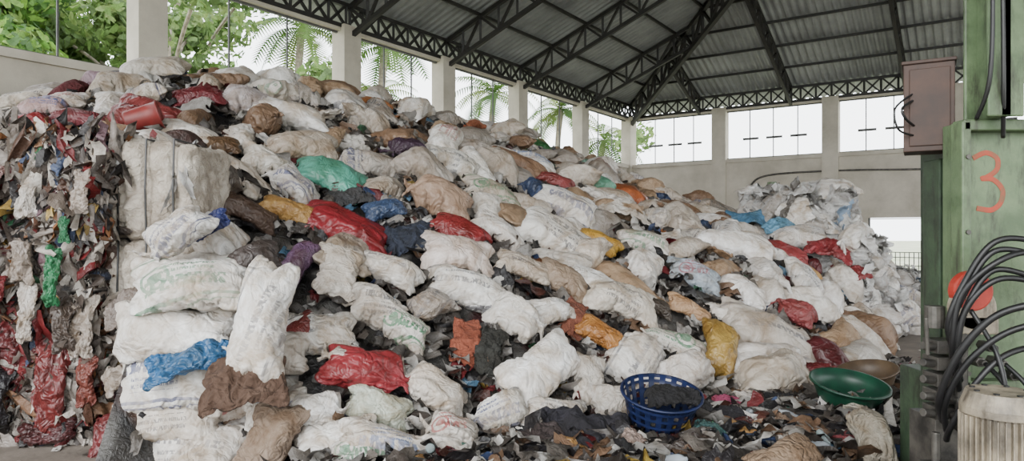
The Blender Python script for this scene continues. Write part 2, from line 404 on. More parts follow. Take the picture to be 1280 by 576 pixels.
for s,(co,faces) in enumerate(raw):
    if not np.isfinite(co).all() or np.ptp(co[:,0])>1.6: continue
    for v in range(3):
        c=co.copy();c-=(c.max(0)+c.min(0))/2
        th=.27+.09*random.random();c[:,2]*=th/np.ptp(c[:,2])
        sd=s*10+v
        c+=np.c_[nz(c,sd+1,7,2),nz(c,sd+2,7,2),nz(c,sd+3,8,2)]*np.array([.024,.022,.026])
        q=c*np.array([.6,1,1]);rg=nz(q,sd+4,14,2,.5,True)*.017
        nrm=c/np.array([.5,.32,.16]);nrm/=np.linalg.norm(nrm,axis=1,keepdims=True)+1e-6
        plt=.011*np.sin(c[:,1]*52+2.5*nz(c,sd+8,6,2)+s)*sstep(np.abs(c[:,0]),.16,.44)
        c+=nrm*(rg+plt)[:,None]
        c[:,2]+=.04*nz(c[:,:2],sd+5,4,1)+(-.34+.28*random.random())*c[:,0]**2
        c[:,1]+=.22*(random.random()-.5)*np.sin(c[:,0]*3)
        c[:,1]*=1+.35*(random.random()-.5)*c[:,0]*2
        if v<2: SACKS.append(mk('sack_full_%d_%d'%(s,v),c,faces))
        else:
            x=c[:,0];g=np.exp(-((x-.34)/.085)**2);sc=1-.82*g
            wob=nz(c,sd+6,30,2)
            c[:,1]*=sc;c[:,2]=c[:,2]*(1-.6*g)+.05*g
            fl=np.clip((x-.38)/.1,0,1);c[:,2]+=fl*.05*np.sin(c[:,1]*45+s)+.02*g*wob
            r_=np.clip(1.0-((x+.08)/.46)**2,0,1);c[:,2]*=1+.4*r_;c[:,0]*=.9
            pl=np.arctan2(c[:,2],c[:,1]);c[:,1:]*=(1+.06*np.clip((x+.1)/.4,0,1)*np.sin(pl*13+s))[:,None]
            TIED.append(mk('sack_tied_%d'%s,c,faces))
    for v in range(2):
        c=co.copy();c-=(c.max(0)+c.min(0))/2
        c[:,2]*=.09/np.ptp(c[:,2]);c[:,2]+=.07*nz(c[:,:2],s+70+v*9,8,3)+.03*nz(c[:,:2],s+77+v*9,22,2,.5,True)
        c[:,:2]*=(1+.25*nz(c[:,:2],s+50+v,5,2))[:,None];c[:,:2]+=.05*np.c_[nz(c,s+71,9,2),nz(c,s+72,9,2)];c[:,2]-=.35*np.abs(c[:,0])**1.6
        LIMP.append(mk('sack_limp_%d_%d'%(s,v),c,faces))
pile=empty('sack_pile')
placed=[]
def put(p,n,ang,L,col,kind='full',mat=None,squash=1.,lift=.07,flat=1.):
    n=Vector(n).normalized()
    t1=Vector((1,0,0));t1=(t1-n*t1.dot(n)).normalized();t2=n.cross(t1)
    ax=t1*math.cos(ang)+t2*math.sin(ang);ay=n.cross(ax)
    me=random.choice({'full':SACKS,'tied':TIED,'limp':LIMP}[kind])
    o=bpy.data.objects.new('sack',me)
    s=L/.92
    R=Matrix((ax,ay,n)).transposed().to_4x4()
    if random.random()<.5: R=R@Matrix.Rotation(math.pi,4,'Z')
    S=Matrix.Diagonal((s,s*random.uniform(.88,1.12)*squash,s*random.uniform(.9,1.15)*flat,1))
    o.matrix_world=Matrix.Translation(Vector(p)+n*lift)@R@S
    g=sum(col)/3;col=tuple(c*.9+g*.1 for c in col)
    o.color=(*col,1);COL.objects.link(o);o.parent=pile
    if (mat is None or mat==M_sack) and g>.3 and kind!='limp' and random.random()<.5: mat=random.choices(M_prints,PRW)[0]
    if mat and mat!=M_sack:
        o.material_slots[0].link='OBJECT';o.material_slots[0].material=mat
    placed.append(tuple(p));return o
def c3(*c): return srgb(*c)[:3]
wh=c3(220,218,214)
MP=M_prints
stack=[(-2.33,4.88,1.24,14,.92,wh,'full',MP[3]),(-1.74,4.74,.98,74,.84,c3(228,227,225),'full',MP[5]),(-2.42,4.86,.88,12,.86,c3(220,218,215),'full',M_film),
(-2.24,4.66,.72,14,.62,c3(36,98,150),'limp',1),(-2.42,4.86,.55,4,.8,wh,'full',MP[0]),(-2.45,4.84,.30,8,.78,c3(205,198,188),'full',MP[1]),
(-2.25,4.78,.10,-4,.8,c3(214,210,204),'full',MP[5]),(-1.68,4.66,.16,85,.62,c3(140,122,106),'full',2),(-1.79,4.54,.60,5,.62,c3(84,62,48),'limp',2),
(-2.45,4.98,1.58,60,.6,c3(214,212,210),'tied',MP[0]),(-2.75,4.95,1.1,30,.5,c3(120,110,104),'limp',0),(-2.75,4.95,.6,30,.5,c3(150,140,130),'limp',0),(-1.95,5.05,.35,20,.8,c3(180,170,160),'full',0),(-1.9,5.1,.7,10,.8,c3(186,178,168),'full',0),(-2.8,4.9,.15,10,.6,c3(110,40,44),'limp',1),(-1.25,4.75,.12,5,.7,wh,'full',0),(-2.0,5.15,1.35,20,.6,c3(70,62,60),'tied',0)]
for x,y,z,a,L,c,k,m in stack:
    put((x,y,z),(0,-.82 if a<60 else -.93,.57 if a<60 else .36),math.radians(a),L,c,k,[M_sack,M_film,M_cloth][m] if isinstance(m,int) else m,lift=0,squash=.7 if c==c3(36,98,150) else 1)
def hero(x,y,Lm,ang,c,k,sq=1.,flat=1.,up=0):
    h,n=Hn(x,y);n=(n+Vector((0,-.2,.0))).normalized()
    put((x,y,max(h,.06)),n,math.radians(ang),Lm,c3(*c),'tied' if k==3 else ('limp' if k==2 else ('full' if random.random()<.7 else 'tied')),[M_sack,M_film,M_cloth,M_sack][k],lift=.13+up,squash=sq,flat=flat)
# individually placed sacks: x, y, length (m), heading, colour, type
for h_ in [(-4.64,8.86,1.02,10,(190,184,175),0),(-5.02,8.71,.65,60,(70,60,60),0),(-3.73,8.14,.66,25,(104,30,38),1),(-4.96,7.03,.57,40,(136,34,40),1),(-5.10,7.81,.53,20,(196,191,186),0),(-5.15,8.59,.58,10,(150,126,140),0),
(-4.02,7.60,.82,0,(124,47,47),1),(-3.45,7.24,.73,0,(206,202,196),0),(-3.45,9.94,1.08,0,(206,204,200),0),(-2.92,8.50,1.15,15,(222,220,218),0),(-3.11,7.15,.48,20,(100,76,52),1),(-2.47,7.93,.86,10,(178,166,152),0),(-3.31,8.41,.8,30,(176,168,170),3),
(-2.04,7.54,.92,-5,(78,156,136),1),(-2.09,10.15,.62,40,(166,104,52),1),(-1.37,8.62,.64,50,(58,36,56),3),(-1.47,10.57,.93,60,(212,210,207),3),(-.97,9.19,.99,80,(222,220,216),0),(-2.29,6.94,.7,-8,(186,182,178),0),(-2.48,6.19,.59,10,(84,66,56),0),
(-2.16,6.52,.53,-15,(172,134,72),1),(-1.69,6.70,1.05,3,(132,26,36),1),(-1.36,7.21,.54,20,(58,80,118),1),(-.86,7.69,.94,0,(160,134,114),0),(-1.02,6.91,.79,30,(40,48,66),2),(-.59,7.21,.73,-30,(130,36,38),1),(-.56,6.82,.78,5,(210,198,192),0),
(0,9.88,.94,-25,(132,102,78),0),(-.60,12.73,1.03,20,(220,218,214),0),(.45,12.82,.66,30,(48,108,58),1),(1.32,10.99,.83,-5,(106,176,150),1),(1.52,13.18,.89,0,(118,150,134),1),(1.91,11.05,.93,-25,(168,90,46),1),(.58,9.88,.6,-20,(134,58,58),1),
(.46,7.90,1.07,-28,(202,198,192),0),(.63,8.86,1.08,-15,(211,208,204),0),(.98,8.17,.61,-40,(198,156,50),1),(.08,7.0,.62,-10,(180,168,154),0),(-1.87,5.92,.53,80,(100,72,102),1),(-2.19,5.68,.5,5,(114,64,42),1),
(-1.55,5.98,.65,82,(196,188,178),0),(-1.17,6.28,.7,-25,(208,204,198),0),(-1.17,5.83,.65,5,(196,190,182),0),(-.78,6.10,.55,60,(164,156,148),3),(-1.15,5.27,.86,-12,(142,40,48),1,.85,.62),(-.43,5.95,.5,85,(144,74,50),2),(-.20,5.95,.55,80,(44,44,40),2),
(-1.02,5.11,.55,0,(188,196,182),0),(-1.41,4.99,.55,-10,(212,210,207),3),(-.67,5.44,.7,-10,(206,198,188),3),(-.45,6.43,.8,-8,(210,208,204),0),(0,6.28,.7,-15,(214,212,208),0),(.21,5.89,.9,28,(232,231,229),1),(.63,5.98,.6,80,(184,178,170),0),
(.80,6.49,.55,-35,(168,114,50),1),(.59,6.64,.45,70,(124,70,50),2),(.32,6.55,.55,40,(216,214,210),0),(1.13,6.40,.8,60,(212,210,206),3),(1.60,6.46,.75,50,(206,202,198),3),(2.03,6.91,.65,60,(158,128,56),1,1,1,.08),(1.89,7.39,.5,-10,(178,144,108),0),
(1.44,7.21,.45,0,(66,58,50),0),(2.94,9.10,1.15,-30,(232,232,232),1),(3.80,9.79,.85,-20,(144,54,56),1),(3.74,8.95,.8,0,(216,214,212),0),(3.21,7.90,.6,-40,(140,60,62),0),(2.76,7.45,1.15,-5,(184,176,166),0),(2.47,7.0,1.1,-5,(212,208,204),0),(2.52,6.70,1.05,5,(186,178,166),0),
(3.43,7.39,.85,-60,(88,30,36),1),(1.08,7.06,.9,-10,(204,198,188),0),(.50,7.06,.7,-25,(150,132,114),0),(.86,7.18,.75,-10,(208,206,202),0),(2.13,8.05,.7,-5,(162,176,190),0),(1.62,8.59,.8,-15,(206,202,196),0),(-2.75,6.16,.65,40,(90,82,76),0),(-1.72,7.30,.55,20,(60,60,62),2),(-2.64,7.24,.65,10,(190,186,178),0),
(-1.53,5.41,.65,20,(206,203,198),0),(-.96,5.78,.6,-10,(196,190,182),0),(-1.70,5.35,.45,30,(124,52,50),1),(-.18,7.55,.76,-20,(206,202,198),0),(-.29,8.4,.85,10,(180,172,160),0),(.24,10.2,.9,10,(216,214,210),0),(-.13,5.45,.6,20,(208,206,200),3),(-.82,8.7,.88,-10,(202,200,194),0),(-.52,8.9,.84,-40,(218,216,212),0),
(-1.70,5.0,.5,20,(200,196,190),0),(-.88,4.75,.65,0,(206,202,196),0),(-.47,5.0,.5,10,(186,180,172),3),(.32,5.5,.55,-10,(200,196,190),0),(.85,5.8,.5,20,(180,174,166),3),(-4.9,6.7,.6,10,(120,34,38),1),(-4.6,7.3,.65,0,(118,56,62),1),(-4.05,7.35,.7,0,(124,48,50),1),(-5.2,7.6,.6,10,(176,146,146),0),(-1.28,5.25,.45,-10,(194,186,176),0),(-4.5,6.6,.6,-10,(140,60,68),1),(-3.3,6.7,.6,10,(70,50,46),0),(-4.1,6.8,.6,15,(196,190,184),0)]: hero(*h_)
NB=len(placed)
PP=np.array(placed)
def fill(n,spacing,lift,tries=20000):
    global PP;cnt=0
    X=rng.uniform(-8.3,8,tries);Y=rng.uniform(4.5,22,tries);h=H(X,Y)
    for x,y,z in zip(X,Y,h):
        if z<.03 or cnt>=n: continue
        if x<-2.6 and y<6.0: continue
        if 4.1<x<6.2 and 10<y<13.3: continue
        p=np.array([x,y,z])
        if np.min(np.linalg.norm(PP-p,axis=1))<spacing: continue
        PP=np.vstack([PP,p]);cnt+=1
        _,nn=Hn(x,y);nn=(nn*.75+Vector((rng.normal()*.34,-.05+rng.normal()*.32,.3+rng.normal()*.15))).normalized()
        if nn.z<.15: nn.z=.15;nn.normalize()
        ci=rng.choice(len(PW[1]),p=PW[1])
        if y<8.2 and ci>5 and rng.random()<.5: ci=rng.integers(0,6)
        c=PW[0][ci]*rng.uniform(.72,1.05)
        mat=M_sack if ci<6 else(M_film if rng.random()<.55 else M_cloth)
        if ci in(1,2) and rng.random()<.25: mat=M_film
        k=rng.random();kind='full' if k<.60 else('tied' if k<.9 else 'limp')
        L=rng.uniform(.66,1.12) if ci<6 else rng.uniform(.42,.68)
        put((x,y,z),nn,rng.normal()*1.0,L,tuple(np.clip(c,0,.9)),kind,mat,lift=lift+rng.uniform(-.04,.06)+(.05 if ci>5 else 0))
fill(2000,.42,.03,26000)
PP=np.array(placed[:NB])
fill(200,.85,.18,9000)
# ------------------------------------------------ scraps
def flakes(name,P,Nn,size,cols,parent=None,mat=None,elong=1.6,crump=.3,droop=None,g=6,jag=.05):
    n=len(P);u=np.linspace(-.5,.5,g);UU,VV=np.meshgrid(u,u);UU=UU.ravel();VV=VV.ravel();m=g*g
    rr=(np.abs(UU*2)**3+np.abs(VV*2)**3)**(1/3);mm=np.maximum(np.abs(UU*2),np.abs(VV*2));sc=np.where(rr>0,mm/np.maximum(rr,1e-6),1);UU=UU*sc;VV=VV*sc
    size=np.broadcast_to(size,(n,));Nn=Nn/np.linalg.norm(Nn,axis=1,keepdims=True)
    r=rng.normal(size=(n,3))
    if droop is not None: r=r*.45+droop
    T=r-Nn*np.sum(r*Nn,axis=1,keepdims=True);T/=np.linalg.norm(T,axis=1,keepdims=True)+1e-9;Bt=np.cross(Nn,T)
    el=rng.uniform(1,elong,n)
    ph=rng.random((n,10))*6.28;fr=rng.uniform(3,9,(n,8))
    uu=UU[None]+.13*np.sin(VV[None]*fr[:,2:3]+ph[:,2:3])+.07*np.sin(VV[None]*fr[:,3:4]*2+ph[:,3:4]);vv=VV[None]+.13*np.sin(UU[None]*fr[:,4:5]+ph[:,4:5])+.07*np.sin(UU[None]*fr[:,5:6]*2+ph[:,5:6])
    xx=uu*(size*el)[:,None]+rng.normal(size=(n,m))*jag*size[:,None];yy=vv*(size/el**.5)[:,None]+rng.normal(size=(n,m))*jag*size[:,None]
    zz=size[:,None]*crump*(np.sin(UU[None]*fr[:,:1]+ph[:,:1])*.5+np.sin(VV[None]*fr[:,1:2]*1.3+ph[:,1:2])*.5+.3*np.sin((UU+VV)[None]*fr[:,6:7]*2+ph[:,6:7])+rng.normal(size=(n,m))*.10)
    V=P[:,None]+xx[...,None]*T[:,None]+yy[...,None]*Bt[:,None]+zz[...,None]*Nn[:,None]
    V=V.reshape(-1,3)
    q=np.array([(j*g+i,j*g+i+1,(j+1)*g+i+1,(j+1)*g+i) for j in range(g-1) for i in range(g-1)])
    F=(q[None]+(np.arange(n)*m)[:,None,None]).reshape(-1,4)
    me=bpy.data.meshes.new(name)
    me.vertices.add(len(V));me.vertices.foreach_set('co',V.ravel())
    me.loops.add(F.size);me.loops.foreach_set('vertex_index',F.ravel().astype(np.int32))
    me.polygons.add(len(F));me.polygons.foreach_set('loop_start',np.arange(0,F.size,4,dtype=np.int32));me.polygons.foreach_set('loop_total',np.full(len(F),4,dtype=np.int32))
    me.update(calc_edges=True);me.polygons.foreach_set('use_smooth',np.ones(len(F),bool))
    a=me.color_attributes.new('Col','FLOAT_COLOR','POINT')
    cc=np.repeat(np.c_[cols,np.ones(n)],m,axis=0);a.data.foreach_set('color',cc.astype(np.float32).ravel())
    me.materials.append(mat or M_flake);me.validate()
    return link(bpy.data.objects.new(name,me),parent)
X=rng.uniform(-7,7,9000);Y=rng.uniform(4.6,17,9000);h=H(X,Y);e=.1
k=(h>.0);k&=~((X<-2.6)&(Y<6.1));X=X[k];Y=Y[k];h=h[k]
nx_=-(H(X+e,Y)-H(X-e,Y))/(2*e);ny_=-(H(X,Y+e)-H(X,Y-e))/(2*e)
Nn=np.c_[nx_,ny_,np.ones(len(X))]+rng.normal(size=(len(X),3))*.35
flakes('plastic_scraps_on_heap',np.c_[X,Y,h+rng.uniform(.0,.12,len(X))],Nn,rng.uniform(.08,.26,len(X)),pick(PT,len(X))*.6)  # scrap colours dimmed, painting in some of the shade between sacks
n=2600;X=rng.uniform(-1.4,4.6,n);Y=rng.normal(0,.6,n)+np.interp(X,[-1.2,0,2,3.2,4.6],[4.35,4.85,5.5,6.3,8.2])
k=(Y>3.6)&(Y<10);X=X[k];Y=Y[k];hh=np.maximum(H(X,Y),0)
Nn=np.c_[rng.normal(size=(len(X),2))*.4,np.ones(len(X))]
flakes('floor_litter',np.c_[X,Y,hh+rng.uniform(.01,.08,len(X))],Nn,rng.uniform(.06,.30,len(X)),pick(PT,len(X))*rng.uniform(.3,.9,(len(X),1)),crump=.22,jag=.03)
n=900;X=rng.uniform(-4,5.5,n);Y=rng.uniform(3.6,9.5,n);k=~((X<-1)&(Y>5));X=X[k];Y=Y[k]
flakes('floor_litter',np.c_[X,Y,np.full(len(X),.012)],np.c_[rng.normal(size=(len(X),2))*.1,np.ones(len(X))],rng.uniform(.03,.09,len(X)),pick(PT,len(X)),crump=.1)
# ------------------------------------------------ bales
def bale(name,c,size,yaw,palette,nfl=900,fs=(.06,.2),droop=True,straps=True,seed=0,bulge=.05,elong=2.6,dark=.8):
    sx,sy,sz=size;e=empty(name,c);e.rotation_euler=(0,0,yaw)
    V=[];F=[]
    def face(o,du,dv,nu,nv):
        b=len(V)
        for j in range(nv+1):
            for i in range(nu+1): V.append(np.array(o)+np.array(du)*i/nu+np.array(dv)*j/nv)
        for j in range(nv):
            for i in range(nu):
                q=b+j*(nu+1)+i;F.append((q,q+1,q+nu+2,q+nu+1))
    x,y,z=sx/2,sy/2,sz/2;k=40
    face((-x,-y,-z),(sx,0,0),(0,0,sz),k,k);face((x,-y,-z),(0,sy,0),(0,0,sz),k,k);face((x,y,-z),(-sx,0,0),(0,0,sz),k,k)
    face((-x,y,-z),(0,-sy,0),(0,0,sz),k,k);face((-x,-y,z),(sx,0,0),(0,sy,0),k,k);face((-x,y,-z),(sx,0,0),(0,-sy,0),k,k)
    V=np.array(V);r=V/np.array([x,y,z]);rr=np.abs(r)
    nrm=r*np.exp(12*(rr-1));nn=nrm/np.maximum(np.linalg.norm(nrm,axis=1,keepdims=True),.3)
    rnd=1-.09*(np.sort(rr,axis=1)[:,1:2]**8);V=V*rnd
    st=V*np.array([1,1,2.6])
    if straps: st=V*np.array([1.0,1.0,1.3])
    d=nz(st,seed+1,11 if straps else 9,3 if straps else 4,.6,True)*bulge*(.7 if straps else 1)+nz(V,seed+2,4,1)*bulge*.6
    if straps:
        for sxp in(-.28,0,.28): d-=.045*np.exp(-((V[:,0]-sxp*sx+.01*np.sin(V[:,2]*9))/.03)**2)
    V=V+nn*d[:,None]
    colr=pick(palette,4000)*dark;ci=(np.floor((V[:,2]+.03*nz(V,seed+4,8,2))*16)*71+np.floor((V[:,0]+V[:,1]+.05*nz(V,seed+5,7,2))*5)*13+seed*7).astype(int)%4000
    if straps:
        t=np.clip(.5+.5*nz(V,seed+9,6,3),0,1)[:,None];colv=np.array(srgb(206,198,186)[:3])*(1-t)+np.array(srgb(150,138,124)[:3])*t
    else: colv=colr[ci]
    mesh_obj('baled_block',V,F,M_bale,e,True,cols=np.c_[colv,np.ones(len(V))])
    m=nfl
    if m:
        f=rng.integers(0,5,m);u=rng.uniform(-1,1,m);v=rng.uniform(-1,1,m)
        P=np.zeros((m,3));Nn=np.zeros((m,3))
        A_={0:(0,2,1,-1),1:(1,2,0,1),2:(1,2,0,-1),3:(0,1,2,1),4:(0,2,1,-1)}
        hs=np.array([x,y,z])
        for q,(i1,i2,i3,sg) in A_.items():
            s_=f==q;P[s_,i1]=u[s_]*hs[i1];P[s_,i2]=v[s_]*hs[i2];P[s_,i3]=sg*(hs[i3]+rng.uniform(-.02,.03,s_.sum()));Nn[s_,i3]=sg
        Nn+=rng.normal(size=Nn.shape)*.35
        flakes('protruding_scraps',P,Nn,rng.uniform(fs[0],fs[1],m),pick(palette,m)*rng.uniform(.55,1,(m,1)),e,droop=np.array([0,0,-1.]) if droop else None,elong=elong,crump=.3)
    if straps:
        s=Acc()
        for sxp in(-.28,0,.28):
            xx=sxp*sx;o=.0;L=[(xx,-y-o,-z),(xx,-y-o-.02,0),(xx,-y-o,z),(xx,-y,z+o),(xx,y,z+o),(xx,y+o,z),(xx,y+o,-z)]
            for a_,b_ in zip(L,L[1:]): s.beam(a_,b_,.012,.012)
        s.obj('strap_wire',M_black,e)
    return e
sd=0
for ci,cx in enumerate((-5.45,-4.52,-3.6)):
    for r_ in range(3):
        sd+=1;bale('plastic_waste_bale',(cx+random.uniform(-.04,.04),5.62+random.uniform(-.04,.05),.39+.775*r_),(.9,.9,.76),random.uniform(-.05,.05),PB,640,(.07,.2),True,False,sd,.09,3.0,.45)
for r_,(p,st) in enumerate(((PB,False),(PWB,True),(PWB,True))):
    sd+=1;bale('plastic_waste_bale',(-2.86,5.72,.39+.775*r_),(.76,.85,.77),0.03,p,6 if st else 500,(.07,.14),True,st,sd,.05)
RBL=((4.5,11.0,3),(5.15,11.3,3),(4.6,12.0,3),(5.5,12.4,3),(6.25,12.1,1),(3.9,11.8,2),(5.0,10.4,2),(5.65,10.8,1),(5.8,11.5,2),(7.6,14.6,1),(8.6,15.2,1))
for x,y,lv in RBL:
    for r_ in range(lv):
        sd+=1;bale('plastic_film_bale',(x+random.uniform(-.06,.06),y+random.uniform(-.06,.06),.37+.75*r_),(.86,.84,.73),-.5+random.uniform(-.08,.08),PWB,60,(.12,.3),False,False,sd,.08,1.8,.6)
        for q in range(6):
            u,v=random.uniform(-.3,.3),random.uniform(-.28,.28)
            f=random.choice('fflrt' if r_==lv-1 else 'fflr')
            P_,n_={'f':((x+u,y-.42,.37+.75*r_+v),(0,-1,.5)),'l':((x-.42,y+u,.37+.75*r_+v),(-1,-.3,.5)),'r':((x+.42,y+u,.37+.75*r_+v),(1,-.3,.5)),'t':((x+u,y+v,.7+.75*r_),(.1,-.2,1))}[f]
            col_=pick(PWB,1)[0]*random.uniform(.7,1)
            put(P_,Vector(n_)+Vector((random.gauss(0,.25),random.gauss(0,.25),random.gauss(0,.25))),random.uniform(-1.5,1.5),random.uniform(.6,.9),tuple(np.clip(col_,0,.9)),random.choice(('limp','tied','full','tied')),random.choice((M_film,M_sack)),lift=.0)
for x,y,z,a,L,c,k in((3.85,10.7,1.80,-20,.85,(74,126,164),'limp'),(4.1,10.4,1.72,10,.6,(92,146,178),'limp'),(4.6,9.85,1.35,-30,.7,(138,44,50),'limp'),(4.95,9.9,1.05,-60,.6,(142,48,52),'limp'),(3.4,10.3,1.55,10,.9,(204,200,194),'full'),(4.3,10.2,1.5,-10,.9,(218,216,214),'full'),(5.0,10.0,1.5,30,.8,(224,223,221),'tied'),(3.3,11.2,1.85,5,.8,(196,190,180),'full'),(5.45,10.3,.95,40,.7,(214,212,210),'tied'),(5.3,9.9,.35,10,.8,(200,198,196),'full'),(5.8,10.3,.3,20,.8,(210,208,206),'tied'),(5.2,11.0,2.3,20,.8,(226,225,223),'full')):
    put((x,y,z),(.0,-.6,.8),math.radians(a),L,c3(*c),k,M_film if c[0]<180 else M_sack,lift=.02)
# ------------------------------------------------ hydraulic baler press
hp=empty('hydraulic_baler_press',(2.7,3.8,0))
def part(name,acc,mat,bev=.008,smooth=False):
    o=acc.obj(name,mat,None,smooth,bev);o.parent=hp;o.matrix_parent_inverse=Matrix.Translation((-2.7,-3.8,0));return o
w=Acc();w.box((2.98,3.75,1.47),(1.14,.12,1.44));w.box((2.98,3.66,2.17),(1.16,.1,.06));w.box((2.415,3.66,1.47),(.05,.1,1.44));w.box((2.98,3.66,.78),(1.16,.1,.06));part('side_frame_plate',w,M_green)
w=Acc();w.box((2.56,3.62,3.3),(.06,.2,2.2));w.box((2.56,3.53,3.3),(.19,.02,2.2));w.box((2.56,3.71,3.3),(.19,.02,2.2));w.box((2.95,3.7,3.9),(1.4,.3,.25));part('upright_beam',w,M_green)
w=Acc();w.box((2.56,4.05,1.38),(.13,.16,1.3));w.box((2.72,4.2,1.3),(.25,.25,1.6));w.box((2.64,4.3,1.15),(.05,.08,1.0));w.box((3.3,4.2,.35),(1.3,.9,.7));part('rear_column',w,M_green2)
Rm=np.array(Matrix.Rotation(-.54,3,'Z'))
w=Acc();w.box((2.42,3.95,2.31),(.25,.22,.5),Rm);w.box((2.42,3.95,2.57),(.27,.24,.02),Rm);w.box((2.365,3.85,2.31),(.20,.01,.44),Rm);part('control_box',w,M_rust)
w=Acc();w.box((2.9,3.55,.35),(.5,.5,.7));w.box((2.62,3.9,.4),(.3,.3,.8));w.box((2.6,3.55,.72),(.35,.1,.1));part('base_tank',w,M_green2)
w=Acc()
for i in range(5):
    z=.62+i*.09;w.box((2.36,3.72,z),(.15,.14,.07));w.cyl((2.28,3.68,z),(2.21,3.66,z+.01),.022);w.cyl((2.36,3.64,z),(2.36,3.58,z),.018)
w.box((2.36,3.75,.3),(.2,.24,.6));w.box((2.14,3.4,.22),(.13,.16,.44));w.cyl((2.2,3.6,.95),(2.18,3.58,1.15),.01);w.cyl((2.38,3.6,.55),(2.38,3.6,1.1),.03)
w.cyl((2.3,3.7,1.08),(2.3,3.7,1.2),.05);w.cyl((2.12,3.4,.44),(2.12,3.4,.6),.02)
for x,y,z in((2.45,3.58,.92),(2.55,3.57,.92),(2.5,3.57,1.0),(2.62,3.57,.85)): w.cyl((x,y+.06,z),(x,y-.03,z),.028,6);w.cyl((x,y-.03,z),(x,y-.06,z),.016,10)
part('valve_block',w,M_steel,.004)
mx,my=2.16,3.0
w=Acc();w.cyl((mx,my,.52),(mx,my,.80),.135,32);w.cyl((mx,my,.80),(mx,my,.83),.16,32);w.cyl((mx,my,.83),(mx,my,.90),.16,32,.135);w.cyl((mx,my,.49),(mx,my,.52),.17,32)
for i in range(36):
    a=i*math.pi/18;w.box((mx+.147*math.cos(a),my+.147*math.sin(a),.66),(.03,.006,.27),Matrix.Rotation(a,3,'Z'))
w.box((mx+.17,my-.05,.66),(.08,.1,.12));part('electric_motor',w,M_cream,.002)
w=Acc();w.box((mx+.02,my+.05,.24),(.4,.46,.48));part('pump_tank',w,M_green2)
w=Acc();
for i in range(8):
    a=i*math.pi/4;w.cyl((mx+.11*math.cos(a),my+.11*math.sin(a),.895),(mx+.11*math.cos(a),my+.11*math.sin(a),.905),.012,8)
part('motor_vents',w,M_black,0)
w=Acc();w.cyl((2.42,3.56,1.29),(2.42,3.62,1.29),.105,32);part('red_wheel_cap',w,M_red,.01)
w=Acc();w.cyl((2.43,3.57,1.20),(2.43,3.62,1.20),.12,32);w.box((2.44,3.60,1.11),(.24,.06,.1));part('wheel_guard',w,M_cream,.01)
w=Acc()
pts_=[(2.42+.05*math.cos(t)-.02,3.553,1.30+.05*math.sin(t)) for t in np.linspace(.9,5.4,14)]
w.tube(pts_,.009,6);part('crescent_mark',w,M_cream,0)
w=Acc()
p3=[(2.50,3.688,2.00),(2.57,3.688,2.03),(2.63,3.688,2.0),(2.63,3.688,1.94),(2.58,3.688,1.90),(2.55,3.688,1.89),(2.61,3.688,1.885),(2.66,3.688,1.83),(2.65,3.688,1.76),(2.60,3.688,1.72),(2.52,3.688,1.73)]
w.tube(p3,.014,8,flat=.12)
part('painted_number_three',w,M_ored,0)
w=Acc()
for i in range(5):
    o=i*.04;j=.02*math.sin(i*2.3)
    w.tube([(2.37+j,3.6,.75+o),(2.29-o*.3,3.5,.95+o+j),(2.30+j,3.45,1.20+o),(2.42,3.4+j,1.36+o*1.2),(2.62,3.38,1.35+o*1.3-j*2),(2.9,3.4,1.28+o)],.015)
w.tube([(2.28,3.6,.6),(2.20,3.5,.75),(2.24,3.4,1.0),(2.36,3.3,1.20),(2.55,3.2,1.26),(2.8,3.2,1.18)],.018)
w.tube([(2.30,3.6,.55),(2.23,3.5,.72),(2.28,3.4,.95),(2.42,3.3,1.12),(2.6,3.2,1.17),(2.8,3.2,1.1)],.016)
w.tube([(2.36,3.5,1.2),(2.42,3.4,1.0),(2.40,3.3,.8),(2.26,3.15,.7)],.012)
w.tube([(2.3,3.6,.5),(2.26,3.5,.6),(2.34,3.42,.85),(2.5,3.4,1.0),(2.8,3.4,1.05)],.015)
w.tube([(2.45,3.52,.92),(2.48,3.4,.8),(2.42,3.35,.6),(2.3,3.3,.45)],.012)
w.tube([(2.55,3.52,.92),(2.60,3.4,.78),(2.50,3.35,.55),(2.4,3.3,.4)],.012)
w.tube([(2.45,3.5,3.8),(2.46,3.48,2.9),(2.46,3.5,2.4),(2.46,3.6,2.2)],.011);w.tube([(2.50,3.5,3.8),(2.51,3.48,2.9),(2.53,3.5,2.35),(2.6,3.6,2.1)],.011)
w.tube([(2.72,3.5,3.8),(2.71,3.45,2.6),(2.76,3.5,2.3),(2.8,3.6,2.2)],.013)
w.tube([(2.32,3.9,2.2),(2.23,3.85,2.24),(2.21,3.85,2.3),(2.31,3.9,2.36)],.007);w.tube([(2.32,3.9,2.15),(2.19,3.85,2.18),(2.17,3.85,2.3),(2.31,3.9,2.4)],.006)
part('hydraulic_hoses',w,M_black,0,True)
w=Acc()
for z in(.85,1.2,1.6,2.0): w.cyl((2.42,3.62,z),(2.42,3.60,z),.013,8)
part('bolts',w,M_steel,0)
w=Acc();w.cyl((5.2,13.6,0),(5.2,13.6,2.55),.07,12);w.cyl((5.2,13.6,2.55),(5.2,13.6,2.6),.09,12);w.obj('green_pipe_post',M_green)
